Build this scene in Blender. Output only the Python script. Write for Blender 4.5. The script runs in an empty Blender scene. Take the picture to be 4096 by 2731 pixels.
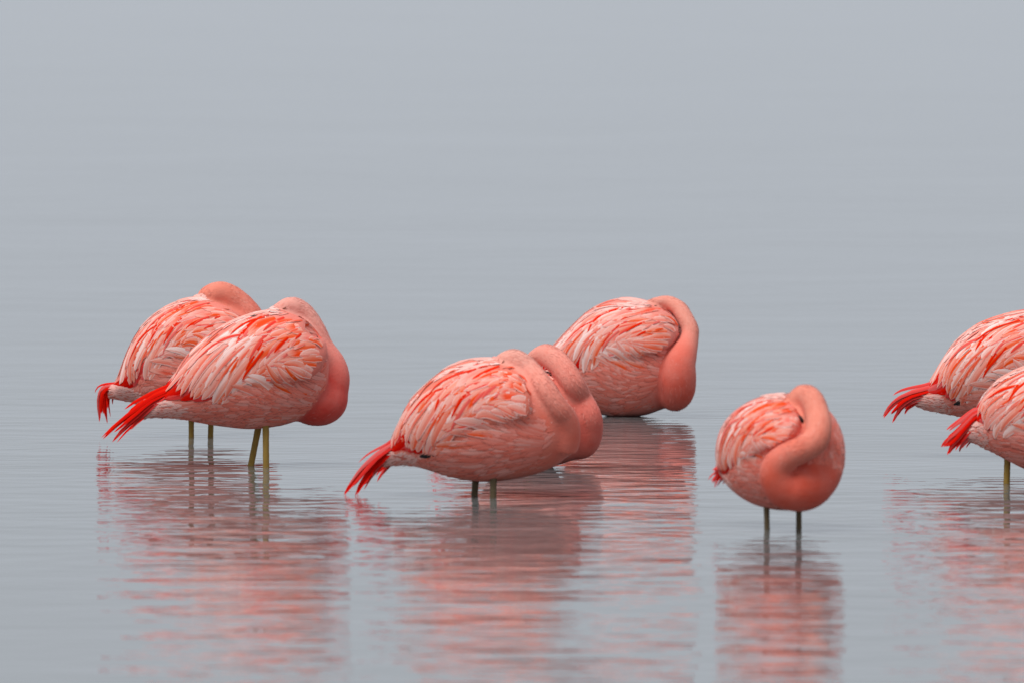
import bpy, math, random
import numpy as np
from mathutils import Vector, Matrix
from mathutils.bvhtree import BVHTree

random.seed(7); np.random.seed(7)
rad = math.radians
scene = bpy.context.scene
col = scene.collection

# ------------------------------------------------------------------ camera
SRC_W, SRC_H = 4096.0, 2731.0
F_PX = 39600.0
PITCH = rad(2.675)
CAM = np.array([0.0, -29.947, 1.779])
cam_data = bpy.data.cameras.new('camera')
cam = bpy.data.objects.new('camera', cam_data); col.objects.link(cam)
cam.location = CAM
cam.rotation_euler = (math.pi / 2 - PITCH, 0, 0)
cam_data.sensor_width = 36.0
cam_data.lens = 36.0 * F_PX / SRC_W
cam_data.clip_start = 0.5
cam_data.clip_end = 9000.0
cam_data.dof.use_dof = True
cam_data.dof.focus_distance = 30.7
cam_data.dof.aperture_fstop = 5.6
scene.camera = cam

# ------------------------------------------------------------------ world, sun, exposure
SUN_EL, SUN_AZ = rad(62), rad(-140)          # azimuth measured from +y towards +x
world = bpy.data.worlds.new('World'); scene.world = world
world.use_nodes = True
wn, wl = world.node_tree.nodes, world.node_tree.links
wn.clear()
w_out = wn.new('ShaderNodeOutputWorld')
w_bg = wn.new('ShaderNodeBackground')
w_sky = wn.new('ShaderNodeTexSky')
w_sky.sky_type = 'NISHITA'
w_sky.sun_disc = False
w_sky.sun_elevation = SUN_EL
w_sky.sun_rotation = SUN_AZ
w_sky.air_density = 1.0
w_sky.dust_density = 6.0
w_sky.ozone_density = 1.0
w_hs = wn.new('ShaderNodeHueSaturation')
w_hs.inputs['Saturation'].default_value = 0.35
w_hs.inputs['Value'].default_value = 0.7
w_mix = wn.new('ShaderNodeMix'); w_mix.data_type = 'RGBA'
w_mix.inputs['Factor'].default_value = 0.86              # overcast: an even grey cloud layer over the sky
w_mix.inputs['B'].default_value = (5.4, 5.82, 6.38, 1)
wl.new(w_sky.outputs[0], w_hs.inputs['Color'])
wl.new(w_hs.outputs[0], w_mix.inputs['A'])
wl.new(w_mix.outputs['Result'], w_bg.inputs[0])
w_bg.inputs[1].default_value = 0.05
wl.new(w_bg.outputs[0], w_out.inputs[0])

sun_data = bpy.data.lights.new('sun', 'SUN')
sun_data.energy = 1.5
sun_data.angle = rad(50)
sun_data.color = (1.0, 0.975, 0.94)
sun = bpy.data.objects.new('sun', sun_data); col.objects.link(sun)
sd = Vector((math.sin(SUN_AZ) * math.cos(SUN_EL), math.cos(SUN_AZ) * math.cos(SUN_EL), math.sin(SUN_EL)))
sun.rotation_euler = sd.to_track_quat('Z', 'Y').to_euler()
sun.location = (0, 0, 20)

scene.cycles.transparent_max_bounces = 32
scene.view_settings.view_transform = 'Standard'
scene.view_settings.look = 'None'
scene.view_settings.exposure = 1.06
scene.view_settings.gamma = 1.0
scene.view_settings.use_curve_mapping = False

# ------------------------------------------------------------------ helpers
cp, sp_ = math.cos(PITCH), math.sin(PITCH)
def ray(X, Y):
    """direction of the sight line through photograph pixel (X, Y)"""
    a, b = (X - SRC_W / 2) / F_PX, -(Y - SRC_H / 2) / F_PX
    d = np.array([a, cp + b * sp_, -sp_ + b * cp])
    return d / np.linalg.norm(d)
def on_water(X, Y):
    d = ray(X, Y)
    return CAM + d * (-CAM[2] / d[2])
def on_plane(X, Y, p, n):
    d = ray(X, Y)
    return CAM + d * (np.dot(p - CAM, n) / np.dot(d, n))

def nodes_of(m):
    m.use_nodes = True
    n = m.node_tree.nodes; n.clear()
    return n, m.node_tree.links
def mth(n, l, op, a, b=None, c=None, clamp=False):
    q = n.new('ShaderNodeMath'); q.operation = op; q.use_clamp = clamp
    for i, v in enumerate((a, b, c)):
        if v is None: continue
        if isinstance(v, (int, float)): q.inputs[i].default_value = v
        else: l.new(v, q.inputs[i])
    return q.outputs[0]
def mixc(n, l, f, a, b, mode='MIX'):
    q = n.new('ShaderNodeMix'); q.data_type = 'RGBA'; q.blend_type = mode
    for k, v in (('Factor', f), ('A', a), ('B', b)):
        if isinstance(v, (int, float)): q.inputs[k].default_value = v
        elif isinstance(v, tuple): q.inputs[k].default_value = v + (1,) if len(v) == 3 else v
        else: l.new(v, q.inputs[k])
    return q.outputs['Result']
def noise(n, l, vec, scale, detail=2.0, rough=0.5):
    q = n.new('ShaderNodeTexNoise')
    q.inputs['Scale'].default_value = scale
    q.inputs['Detail'].default_value = detail
    q.inputs['Roughness'].default_value = rough
    if vec is not None: l.new(vec, q.inputs['Vector'])
    return q.outputs['Fac']
def mapped(n, l, vec, scale):
    q = n.new('ShaderNodeMapping'); q.inputs['Scale'].default_value = scale
    l.new(vec, q.inputs['Vector'])
    return q.outputs[0]

# ------------------------------------------------------------------ materials
RINGS = [tuple(on_water(X_, Y_)[:2]) for X_, Y_ in ((1005, 1857), (1064, 1871), (765, 1747), (842, 1745), (1898, 1976), (1973, 1992), (3069, 2145), (3195, 2139), (4026, 1932), (2600, 1662))]

def water_material():
    m = bpy.data.materials.new('lake_water')
    n, l = nodes_of(m)
    out = n.new('ShaderNodeOutputMaterial')
    b = n.new('ShaderNodeBsdfPrincipled')
    tc = n.new('ShaderNodeTexCoord')
    v = tc.outputs['Object']
    big = noise(n, l, mapped(n, l, v, (0.12, 0.05, 1)), 1.0, 3)
    c = mixc(n, l, big, (0.12, 0.129, 0.131), (0.15, 0.159, 0.163))
    l.new(c, b.inputs['Base Color'])
    b.inputs['Roughness'].default_value = 0.02
    b.inputs['IOR'].default_value = 1.34
    # ripples: heights in metres, crests across the line of sight
    h1 = noise(n, l, mapped(n, l, v, (4.2, 7.0, 1)), 1.0, 1.0, 0.5)
    h2 = noise(n, l, mapped(n, l, v, (10.0, 17.0, 1)), 1.0, 1.0, 0.5)
    h3 = noise(n, l, mapped(n, l, v, (1.3, 2.4, 1)), 1.0, 0.5, 0.5)
    h4 = noise(n, l, mapped(n, l, v, (0.30, 0.42, 1)), 1.0, 2.0, 0.5)
    patch = noise(n, l, mapped(n, l, v, (0.35, 0.22, 1)), 1.0, 2.0)
    h = mth(n, l, 'MULTIPLY', h1, 0.0052)
    h = mth(n, l, 'MULTIPLY_ADD', h2, 0.0021, h)
    h = mth(n, l, 'MULTIPLY_ADD', h3, 0.0075, h)
    k = mth(n, l, 'MULTIPLY_ADD', patch, 2.2, -0.15)
    k = mth(n, l, 'MAXIMUM', k, 0.3)
    h = mth(n, l, 'MULTIPLY_ADD', h4, 0.012, h)
    h = mth(n, l, 'MULTIPLY', h, k)
    geo = n.new('ShaderNodeNewGeometry')
    for x, y in RINGS:                       # small ripple rings spreading from the standing legs
        dv = n.new('ShaderNodeVectorMath'); dv.operation = 'DISTANCE'
        l.new(geo.outputs['Position'], dv.inputs[0]); dv.inputs[1].default_value = (x, y, 0)
        d = dv.outputs['Value']
        ring = mth(n, l, 'MULTIPLY', mth(n, l, 'SINE', mth(n, l, 'MULTIPLY', d, 62.0)), mth(n, l, 'EXPONENT', mth(n, l, 'MULTIPLY', d, -5.0)))
        h = mth(n, l, 'MULTIPLY_ADD', ring, 0.00045, h)
    bp = n.new('ShaderNodeBump')
    bp.inputs['Strength'].default_value = 1.0
    bp.inputs['Distance'].default_value = 1.0
    l.new(h, bp.inputs['Height'])
    l.new(bp.outputs[0], b.inputs['Normal'])
    l.new(b.outputs[0], out.inputs[0])
    return m

def mud_material():
    m = bpy.data.materials.new('lake_mud')
    n, l = nodes_of(m)
    out = n.new('ShaderNodeOutputMaterial'); b = n.new('ShaderNodeBsdfPrincipled')
    tc = n.new('ShaderNodeTexCoord')
    f = noise(n, l, tc.outputs['Object'], 3.0, 5)
    l.new(mixc(n, l, f, (0.08, 0.07, 0.05), (0.16, 0.14, 0.11)), b.inputs['Base Color'])
    b.inputs['Roughness'].default_value = 0.9
    l.new(b.outputs[0], out.inputs[0])
    return m

def finish(n, l, colour, rough=0.75, bump=None, bump_dist=0.001, sheen=0.1, spec=0.2, alpha=None):
    out = n.new('ShaderNodeOutputMaterial')
    b = n.new('ShaderNodeBsdfPrincipled')
    l.new(colour, b.inputs['Base Color'])
    b.inputs['Roughness'].default_value = rough
    b.inputs['Specular IOR Level'].default_value = spec
    b.inputs['Sheen Weight'].default_value = sheen
    b.inputs['Sheen Roughness'].default_value = 0.5
    if bump is not None:
        bp = n.new('ShaderNodeBump'); bp.inputs['Strength'].default_value = 1.0
        bp.inputs['Distance'].default_value = bump_dist
        l.new(bump, bp.inputs['Height']); l.new(bp.outputs[0], b.inputs['Normal'])
    if alpha is not None: l.new(alpha, b.inputs['Alpha'])
    l.new(b.outputs[0], out.inputs[0])

def body_material(name, torso, head, coil):
    """skin of short plumage: attribute 'neck' 0 torso / 1 neck, 'coil' 0 head end .. 1 lower coil"""
    m = bpy.data.materials.new(name)
    n, l = nodes_of(m)
    tc = n.new('ShaderNodeTexCoord')
    a1 = n.new('ShaderNodeAttribute'); a1.attribute_name = 'neck'
    a2 = n.new('ShaderNodeAttribute'); a2.attribute_name = 'coil'
    nb = noise(n, l, tc.outputs['Object'], 16.0, 4)
    nf = noise(n, l, tc.outputs['Object'], 170.0, 3)
    neckc = mixc(n, l, a2.outputs['Fac'], head, coil)
    c = mixc(n, l, a1.outputs['Fac'], torso, neckc)
    f = mth(n, l, 'MULTIPLY_ADD', nb, 1.6, -0.55, clamp=True)
    c = mixc(n, l, mth(n, l, 'MULTIPLY', f, 0.32), c, (0.75, 0.42, 0.36))
    c = mixc(n, l, mth(n, l, 'MULTIPLY', nf, 0.34), c, (0.60, 0.10, 0.065))
    a3 = n.new('ShaderNodeAttribute'); a3.attribute_name = 'tone'
    c = mixc(n, l, mth(n, l, 'MULTIPLY', a3.outputs['Fac'], 0.45, clamp=True), c, (0.78, 0.46, 0.40))
    c = mixc(n, l, mth(n, l, 'MULTIPLY', a3.outputs['Fac'], -0.40, clamp=True), c, (0.60, 0.09, 0.055))
    finish(n, l, c, 0.8, mth(n, l, 'MULTIPLY_ADD', nb, 0.6, nf), 0.0013)
    return m

def feather_material(name, inner, outer, edge, tip=None, split=0.0, sheen=0.06):
    """vane colours across (u) and along (v) the feather, with fine barbs"""
    m = bpy.data.materials.new(name)
    n, l = nodes_of(m)
    uvn = n.new('ShaderNodeUVMap'); uvn.uv_map = 'vane'
    sx = n.new('ShaderNodeSeparateXYZ'); l.new(uvn.outputs[0], sx.inputs[0])
    u, v = sx.outputs[0], sx.outputs[1]
    oi = n.new('ShaderNodeObjectInfo')
    cx = n.new('ShaderNodeCombineXYZ')
    l.new(mth(n, l, 'MULTIPLY', u, 3.0), cx.inputs[0])
    l.new(mth(n, l, 'MULTIPLY', v, 1.3), cx.inputs[1])
    l.new(mth(n, l, 'MULTIPLY', oi.outputs['Random'], 57.0), cx.inputs[2])
    blot = noise(n, l, cx.outputs[0], 1.3, 3)
    barb_v = n.new('ShaderNodeCombineXYZ')
    l.new(mth(n, l, 'MULTIPLY', u, 8.0), barb_v.inputs[0])
    au = mth(n, l, 'ABSOLUTE', mth(n, l, 'SUBTRACT', u, 0.5))
    l.new(mth(n, l, 'MULTIPLY_ADD', v, 2.2, mth(n, l, 'MULTIPLY', au, -3.0)), barb_v.inputs[1])
    l.new(mth(n, l, 'MULTIPLY', oi.outputs['Random'], 31.0), barb_v.inputs[2])
    barbs = noise(n, l, barb_v.outputs[0], 1.0, 3)
    # one vane darker than the other
    s = mth(n, l, 'ADD', mth(n, l, 'SUBTRACT', u, 0.5 + split), mth(n, l, 'MULTIPLY_ADD', blot, 0.7, -0.35))
    f = mth(n, l, 'MULTIPLY_ADD', s, 3.2, 0.5, clamp=True)
    c = mixc(n, l, f, inner, outer)
    if tip is not None:
        ft = mth(n, l, 'MULTIPLY_ADD', mth(n, l, 'ADD', v, mth(n, l, 'MULTIPLY_ADD', blot, 0.5, -0.25)), 3.0, -1.6, clamp=True)
        c = mixc(n, l, ft, c, tip)
    e = mth(n, l, 'MULTIPLY_ADD', au, 7.0, -2.1, clamp=True)
    c = mixc(n, l, mth(n, l, 'MULTIPLY', e, 0.75), c, edge)
    g = mth(n, l, 'MULTIPLY_ADD', barbs, 0.5, 0.75)
    gc = n.new('ShaderNodeCombineColor')
    for i in range(3): l.new(g, gc.inputs[i])
    c = mixc(n, l, 0.8, c, gc.outputs[0], 'MULTIPLY')
    h = n.new('ShaderNodeHueSaturation')
    h.inputs['Hue'].default_value = 0.5
    l.new(mth(n, l, 'MULTIPLY_ADD', oi.outputs['Random'], 0.3, 0.85), h.inputs['Saturation'])
    l.new(c, h.inputs['Color'])
    # vanes fray into separate barbs at their edges and tip
    ee = mth(n, l, 'MINIMUM', mth(n, l, 'MULTIPLY_ADD', au, -2.0, 1.0), mth(n, l, 'MULTIPLY_ADD', v, -3.0, 3.0))
    fine = noise(n, l, mapped(n, l, barb_v.outputs[0], (1.6, 2.5, 1.0)), 1.0, 3)
    al = mth(n, l, 'ADD', mth(n, l, 'MULTIPLY', ee, 6.0), mth(n, l, 'MULTIPLY_ADD', fine, 2.0, -0.9), clamp=True)
    finish(n, l, h.outputs[0], 0.7, barbs, 0.0004, sheen, 0.05 if sheen == 0 else 0.15, al)
    return m

def fluff_material(name, a, b_):
    m = bpy.data.materials.new(name)
    n, l = nodes_of(m)
    at = n.new('ShaderNodeAttribute'); at.attribute_name = 'tone'
    uvn = n.new('ShaderNodeUVMap'); uvn.uv_map = 'vane'
    st = noise(n, l, mapped(n, l, uvn.outputs[0], (7, 1.5, 1)), 1.0, 2)
    f = mth(n, l, 'MULTIPLY_ADD', st, 0.6, mth(n, l, 'MULTIPLY_ADD', at.outputs['Fac'], 0.9, -0.25), clamp=True)
    sx = n.new('ShaderNodeSeparateXYZ'); l.new(uvn.outputs[0], sx.inputs[0])
    au = mth(n, l, 'ABSOLUTE', mth(n, l, 'SUBTRACT', sx.outputs[0], 0.5))
    ee = mth(n, l, 'MINIMUM', mth(n, l, 'MULTIPLY_ADD', au, -2.0, 1.0), mth(n, l, 'MULTIPLY_ADD', sx.outputs[1], -2.0, 2.0))
    al = mth(n, l, 'ADD', mth(n, l, 'MULTIPLY', ee, 3.0), mth(n, l, 'MULTIPLY_ADD', st, 2.0, -1.0), clamp=True)
    finish(n, l, mixc(n, l, f, a, b_), 0.8, alpha=al)
    return m

def plain_material(name, a, b_, scale, rough=0.6):
    m = bpy.data.materials.new(name)
    n, l = nodes_of(m)
    tc = n.new('ShaderNodeTexCoord')
    f = noise(n, l, mapped(n, l, tc.outputs['Object'], (1, 1, 0.35)), scale, 4)
    finish(n, l, mixc(n, l, f, a, b_), rough, f, 0.0008)
    return m

PALE, BLUSH, PINK = (0.83, 0.545, 0.505), (0.78, 0.30, 0.235), (0.73, 0.16, 0.105)
SALMON, ORANGE, RED, CRIMSON = (0.74, 0.14, 0.085), (0.76, 0.072, 0.028), (0.68, 0.016, 0.005), (0.60, 0.004, 0.002)
M = {
 'pale':   feather_material('pale_feather', BLUSH, PALE, (0.84, 0.63, 0.595)),
 'blush':  feather_material('blush_feather', PINK, BLUSH, PALE),
 'pink':   feather_material('pink_feather', SALMON, BLUSH, PALE),
 'orange': feather_material('orange_feather', ORANGE, SALMON, BLUSH, BLUSH, 0.05),
 'streak': feather_material('streaked_feather', RED, BLUSH, PALE, None, -0.2),
 'red':    feather_material('scarlet_feather', RED, ORANGE, ORANGE, None, 0.2, 0.0),
 'tail':   feather_material('tail_feather', CRIMSON, (0.68, 0.012, 0.005), (0.66, 0.016, 0.006), None, 0.0, 0.0),
 'black':  feather_material('black_feather', (0.012, 0.011, 0.012), (0.02, 0.017, 0.017), (0.03, 0.02, 0.02)),
 'fluff':  fluff_material('down', (0.74, 0.135, 0.085), (0.84, 0.49, 0.44)),
 'leg':    plain_material('leg_skin', (0.22, 0.13, 0.03), (0.40, 0.25, 0.05), 60),
 'dark_leg': plain_material('dark_leg_skin', (0.10, 0.075, 0.045), (0.21, 0.15, 0.075), 60),
 'dark_gap':   plain_material('dark_gap_black', (0.012, 0.010, 0.010), (0.03, 0.02, 0.02), 40, 0.4),  # near-black that paints the shaded gap beside the neck
 'eye':    plain_material('closed_eyelid', (0.16, 0.05, 0.03), (0.35, 0.14, 0.09), 90),
}

def link(name, verts, faces, mat, parent=None, uv=None, attrs=None, smooth=True):
    me = bpy.data.meshes.new(name)
    me.from_pydata([tuple(p) for p in verts], [], faces)
    if smooth:
        me.polygons.foreach_set('use_smooth', [True] * len(me.polygons))
    if uv is not None:
        lay = me.uv_layers.new(name='vane')
        idx = np.empty(len(me.loops), np.int32); me.loops.foreach_get('vertex_index', idx)
        lay.data.foreach_set('uv', np.asarray(uv, np.float32)[idx].ravel())
    for k, a in (attrs or {}).items():
        at = me.attributes.new(k, 'FLOAT', 'POINT')
        at.data.foreach_set('value', np.asarray(a, np.float32))
    me.materials.append(mat)
    o = bpy.data.objects.new(name, me); col.objects.link(o)
    if parent is not None: o.parent = parent
    return o

# ------------------------------------------------------------------ setting: lake bed and water
def sheet(name, z, mat, nx=8):
    xs = [-4000, -400, -40, -8, 8, 40, 400, 4000]
    ys = [-60, -30, -10, 0, 20, 100, 800, 7000]
    v = [(x, y, z) for y in ys for x in xs]
    f = [(j * 8 + i, j * 8 + i + 1, (j + 1) * 8 + i + 1, (j + 1) * 8 + i) for j in range(7) for i in range(7)]
    o = link(name, v, f, mat, smooth=False)
    o['kind'] = 'structure'
    return o
bed = sheet('lake_bed', -0.32, mud_material())
bed['label'] = 'brown mud bed under the shallow lake'
water = sheet('water', 0.0, water_material())
water['label'] = 'calm grey lake water with fine ripples and pink reflections'

# ------------------------------------------------------------------ splines
def crom(pts, n):
    """Catmull-Rom through rows of pts, n samples"""
    P = np.asarray(pts, float)
    P = np.vstack([2 * P[0] - P[1], P, 2 * P[-1] - P[-2]])
    k = len(P) - 3
    out = []
    for t in np.linspace(0, k - 1e-9, n):
        i = int(t); f = t - i
        a, b, c, d = P[i:i + 4]
        out.append(0.5 * (2 * b + (c - a) * f + (2 * a - 5 * b + 4 * c - d) * f * f + (3 * b - a - 3 * c + d) * f ** 3))
    return np.array(out)
def rings_mesh(rings):
    """list of (m,3) rings -> closed tube verts, faces"""
    k, m_ = len(rings), len(rings[0])
    v = [p for r in rings for p in r] + [np.mean(rings[0], 0), np.mean(rings[-1], 0)]
    f = []
    for i in range(k - 1):
        for j in range(m_):
            a, b = i * m_ + j, i * m_ + (j + 1) % m_
            f.append((a, b, b + m_, a + m_))
    for j in range(m_):
        f.append(((j + 1) % m_, j, k * m_))
        f.append(((k - 1) * m_ + j, (k - 1) * m_ + (j + 1) % m_, k * m_ + 1))
    return v, f
def tube_rings(C, R, m_=18):
    T = np.gradient(C, axis=0); T /= np.linalg.norm(T, axis=1)[:, None] + 1e-12
    up = np.array([0.13, -0.96, 0.25])
    out = []
    for c, t, r in zip(C, T, R):
        s = np.cross(t, up); s /= np.linalg.norm(s) + 1e-9
        u = np.cross(s, t); up = u
        a = np.linspace(0, 2 * np.pi, m_, endpoint=False)
        out.append(c + r * (np.cos(a)[:, None] * s + np.sin(a)[:, None] * u))
    return out, T

# ------------------------------------------------------------------ plumage layout on the reference bird
# (coordinates are pixels of an enlarged view of the front-left bird; a thin-plate warp carries the layout to the other birds)
LM_REF = np.array([(480, 770), (680, 480), (980, 310), (1230, 250), (1480, 370), (1620, 560), (1580, 720), (1480, 1000),
                   (1050, 1110), (600, 1040), (335, 970), (450, 860), (820, 920), (1320, 680), (90, 1180)], float)
WING = [(1625, 560), (1600, 450), (1500, 355), (1350, 305), (1150, 290), (900, 390), (650, 600), (490, 780), (465, 850), (620, 865),
        (810, 890), (920, 850), (1100, 810), (1350, 800), (1510, 770), (1600, 680)]
FLOW = np.array([  # x, y, dx, dy
 (1150, 270, -1, .25), (900, 390, -.85, .55), (700, 560, -.7, .75), (560, 720, -.55, .85), (480, 850, -.6, .8),
 (1450, 330, -1, .0), (1400, 380, -1, .1), (1250, 350, -.95, .3), (1100, 450, -.72, .7), (1000, 600, -.55, .85), (850, 700, -.62, .8), (750, 830, -.5, .87),
 (1570, 420, -.8, -.5), (1600, 520, -.6, -.75), (1500, 470, -.95, .0), (1400, 520, -.88, .5), (1250, 560, -.75, .65), (1120, 660, -.55, .83), (950, 800, -.5, .85),
 (1500, 580, -.97, .1), (1420, 640, -.97, .15), (1540, 680, -.9, -.3), (1440, 720, -.85, -.55), (1330, 740, -.75, -.65), (1400, 800, -.85, -.55), (1250, 820, -.85, -.5),
 (1550, 800, -.9, -.35), (1450, 880, -.95, -.35), (1120, 800, -.9, -.4), (1300, 900, -.97, -.2), (1080, 880, -1, -.15), (950, 910, -1, .0), (800, 960, -1, .05),
 (1350, 1000, -1, .0), (1150, 1040, -1, .05), (900, 1040, -1, -.02), (650, 1000, -1, -.05), (500, 960, -1, -.05), (380, 940, -1, .0), (1500, 980, -.95, .1)], float)
FLOW[:, 2:] /= np.linalg.norm(FLOW[:, 2:], axis=1)[:, None]
def flow(p):
    d2 = ((FLOW[:, :2] - p) ** 2).sum(1) + 400.0
    w = 1.0 / d2 ** 1.7
    v = (FLOW[:, 2:] * w[:, None]).sum(0)
    return v / (np.linalg.norm(v) + 1e-9)
def trace(p, length, n, bend=0.0):
    p = np.array(p, float); out = [p.copy()]
    st = length / n
    for i in range(n):
        v = flow(p)
        a = bend * (i / n)
        v = np.array([v[0] * math.cos(a) - v[1] * math.sin(a), v[0] * math.sin(a) + v[1] * math.cos(a)])
        p = p + v * st; out.append(p.copy())
    return np.array(out)
def inside(p, poly):
    x, y = p; c = False; j = len(poly) - 1
    for i in range(len(poly)):
        xi, yi = poly[i]; xj, yj = poly[j]
        if (yi > y) != (yj > y) and x < (xj - xi) * (y - yi) / (yj - yi) + xi: c = not c
        j = i
    return c

# hand-laid feathers: (points base -> tip, half width, kind, lift of base, lift of tip)  [px, mm]
TERTIALS = [
 ([(1230, 268), (960, 345), (720, 530), (560, 700), (440, 862)], 34, 'pale', 5, 9),
 ([(1215, 300), (960, 395), (740, 580), (590, 730), (478, 866)], 34, 'blush', 5, 8),
 ([(1120, 320), (930, 380), (790, 480), (660, 600), (600, 680)], 26, 'pale', 8, 12),
 ([(1080, 360), (900, 460), (750, 600), (640, 750), (560, 850)], 36, 'blush', 4, 7),
 ([(1030, 430), (860, 520), (730, 650), (650, 780), (600, 880)], 34, 'pink', 4, 8),
 ([(1040, 470), (900, 570), (790, 690), (710, 800), (662, 884)], 34, 'blush', 4, 7),
 ([(1010, 540), (890, 640), (800, 750), (730, 840), (684, 890)], 32, 'pink', 4, 7),
 ([(1000, 600), (900, 700), (830, 790), (780, 860), (740, 900)], 30, 'blush', 4, 7),
 ([(1040, 610), (950, 700), (880, 800), (840, 870), (812, 930)], 34, 'pale', 5, 9),
 ([(1080, 650), (990, 740), (920, 820), (880, 890), (850, 930)], 32, 'blush', 5, 8),
 ([(1120, 690), (1030, 770), (960, 840), (910, 890), (880, 925)], 30, 'pale', 4, 7),
 ([(1000, 460), (900, 475), (800, 530), (700, 620), (640, 700)], 26, 'streak', 9, 13),
 ([(1080, 480), (960, 560), (880, 660), (810, 760), (770, 830)], 28, 'pale', 8, 12),
 ([(1130, 560), (1040, 660), (980, 740), (930, 820), (905, 880)], 28, 'blush', 8, 11),
]
REDS = [
 ([(1127, 369), (1060, 410), (1010, 470), (975, 552)], 20, 'red'), ([(1121, 400), (1051, 464), (982, 540), (947, 628)], 19, 'red'),
 ([(1241, 432), (1178, 483), (1115, 565), (1080, 628)], 19, 'red'), ([(1146, 533), (1110, 590), (1075, 650), (1045, 701)], 15, 'red'),
 ([(994, 641), (970, 672), (940, 715), (918, 761)], 13, 'orange'), ([(1290, 355), (1245, 375), (1205, 402), (1172, 432)], 18, 'red'),
 ([(1310, 372), (1260, 390), (1220, 410), (1190, 428)], 15, 'orange'), ([(1324, 495), (1290, 523), (1265, 550), (1245, 580)], 16, 'red'),
 ([(1258, 540), (1232, 562), (1210, 585), (1190, 612)], 15, 'red'), ([(1343, 578), (1318, 590), (1292, 606), (1268, 632)], 15, 'orange'),
 ([(1372, 560), (1350, 575), (1330, 590), (1314, 608)], 13, 'red'), ([(1424, 458), (1412, 468), (1400, 478), (1390, 490)], 12, 'red'),
 ([(1405, 424), (1385, 430), (1362, 440), (1340, 456)], 14, 'orange'), ([(1390, 505), (1378, 518), (1366, 532), (1356, 548)], 13, 'orange'),
 ([(1450, 520), (1430, 530), (1410, 540), (1390, 553)], 14, 'orange'), ([(1495, 329), (1420, 308), (1349, 309), (1279, 333)], 16, 'orange'),
 ([(1571, 436), (1530, 392), (1490, 374), (1440, 372)], 16, 'orange'), ([(1590, 520), (1560, 470), (1520, 440), (1470, 432)], 15, 'orange'),
 ([(1470, 355), (1420, 352), (1360, 358), (1320, 368)], 14, 'orange'), ([(1070, 312), (1010, 322), (960, 340), (912, 374)], 14, 'orange'),
 ([(1200, 322), (1182, 322), (1170, 325), (1160, 330)], 8, 'red'), ([(1060, 575), (1030, 610), (1005, 640), (985, 680)], 13, 'orange'),
]
STREAKS = [  # long scarlet edges lying between the pale tertials
 ([(1010, 450), (900, 478), (800, 535), (690, 640)], 12, 'red'), ([(1060, 330), (960, 372), (850, 440), (760, 525)], 10, 'orange'),
 ([(1040, 520), (940, 600), (850, 700), (790, 800)], 10, 'orange'), ([(1000, 610), (930, 690), (870, 780), (830, 860)], 9, 'orange'),
 ([(930, 520), (820, 610), (730, 720), (670, 820)], 9, 'orange'), ([(1170, 560), (1110, 640), (1060, 700), (1020, 770)], 11, 'red'),
 ([(1180, 340), (1080, 365), (1000, 410), (930, 470)], 10, 'red'), ([(860, 450), (740, 560), (650, 680), (590, 790)], 8, 'orange'),
]
FLANK = [  # long soft feathers sweeping back and up over the lower edge of the wing
 ([(1500, 700), (1440, 668), (1380, 650), (1310, 650)], 26, 'pink'), ([(1510, 740), (1450, 715), (1400, 690), (1340, 665)], 24, 'pink'),
 ([(1490, 790), (1430, 770), (1370, 725), (1320, 670)], 26, 'pink'), ([(1440, 820), (1370, 790), (1310, 740), (1270, 680)], 26, 'blush'),
 ([(1370, 830), (1300, 790), (1240, 730), (1195, 650)], 26, 'blush'), ([(1300, 850), (1230, 810), (1160, 750), (1060, 726)], 28, 'pale'),
 ([(1380, 880), (1280, 850), (1180, 810), (1090, 790)], 30, 'blush'), ([(1260, 880), (1160, 860), (1050, 815), (940, 798)], 30, 'blush'),
 ([(1150, 900), (1060, 880), (970, 860), (900, 850)], 28, 'blush'), ([(1480, 860), (1400, 850), (1310, 820), (1240, 780)], 26, 'pink'),
 ([(1200, 830), (1140, 800), (1080, 770), (1030, 762)], 24, 'pale'),
]
FLIGHT = [  # red flight feathers showing under the tertials
 ([(700, 700), (600, 760), (500, 830), (380, 905)], 40, 'tail', 2, 2), ([(760, 760), (650, 800), (560, 850), (420, 905)], 40, 'tail', 2, 2), ([(820, 780), (720, 820), (620, 860), (480, 900)], 38, 'tail', 2, 2),
 ([(900, 800), (830, 850), (770, 880), (680, 905)], 34, 'tail', 2, 1), ([(950, 820), (900, 860), (850, 900), (810, 935)], 30, 'tail', 2, 1), ([(860, 780), (780, 830), (700, 870), (590, 905)], 34, 'tail', 2, 2),
 ([(640, 730), (560, 780), (480, 830), (370, 890)], 34, 'tail', 2, 2), ([(590, 720), (530, 770), (460, 825), (350, 900)], 28, 'tail', 1, 1), ([(940, 880), (890, 902), (845, 922), (790, 940)], 20, 'black', 1, 0), ([(900, 890), (850, 908), (800, 926), (745, 935)], 16, 'black', 1, 0),
]
RUFF = [
 ([(1165, 256), (1205, 256), (1245, 264), (1285, 280)], 20), ([(1170, 275), (1210, 274), (1250, 280), (1296, 292)], 20), ([(1185, 292), (1225, 292), (1265, 297), (1306, 305)], 17),
 ([(1200, 308), (1240, 310), (1278, 313), (1312, 318)], 14), ([(1140, 262), (1185, 260), (1225, 262), (1262, 270)], 20), ([(1150, 285), (1190, 283), (1232, 286), (1272, 296)], 18),
]
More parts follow.
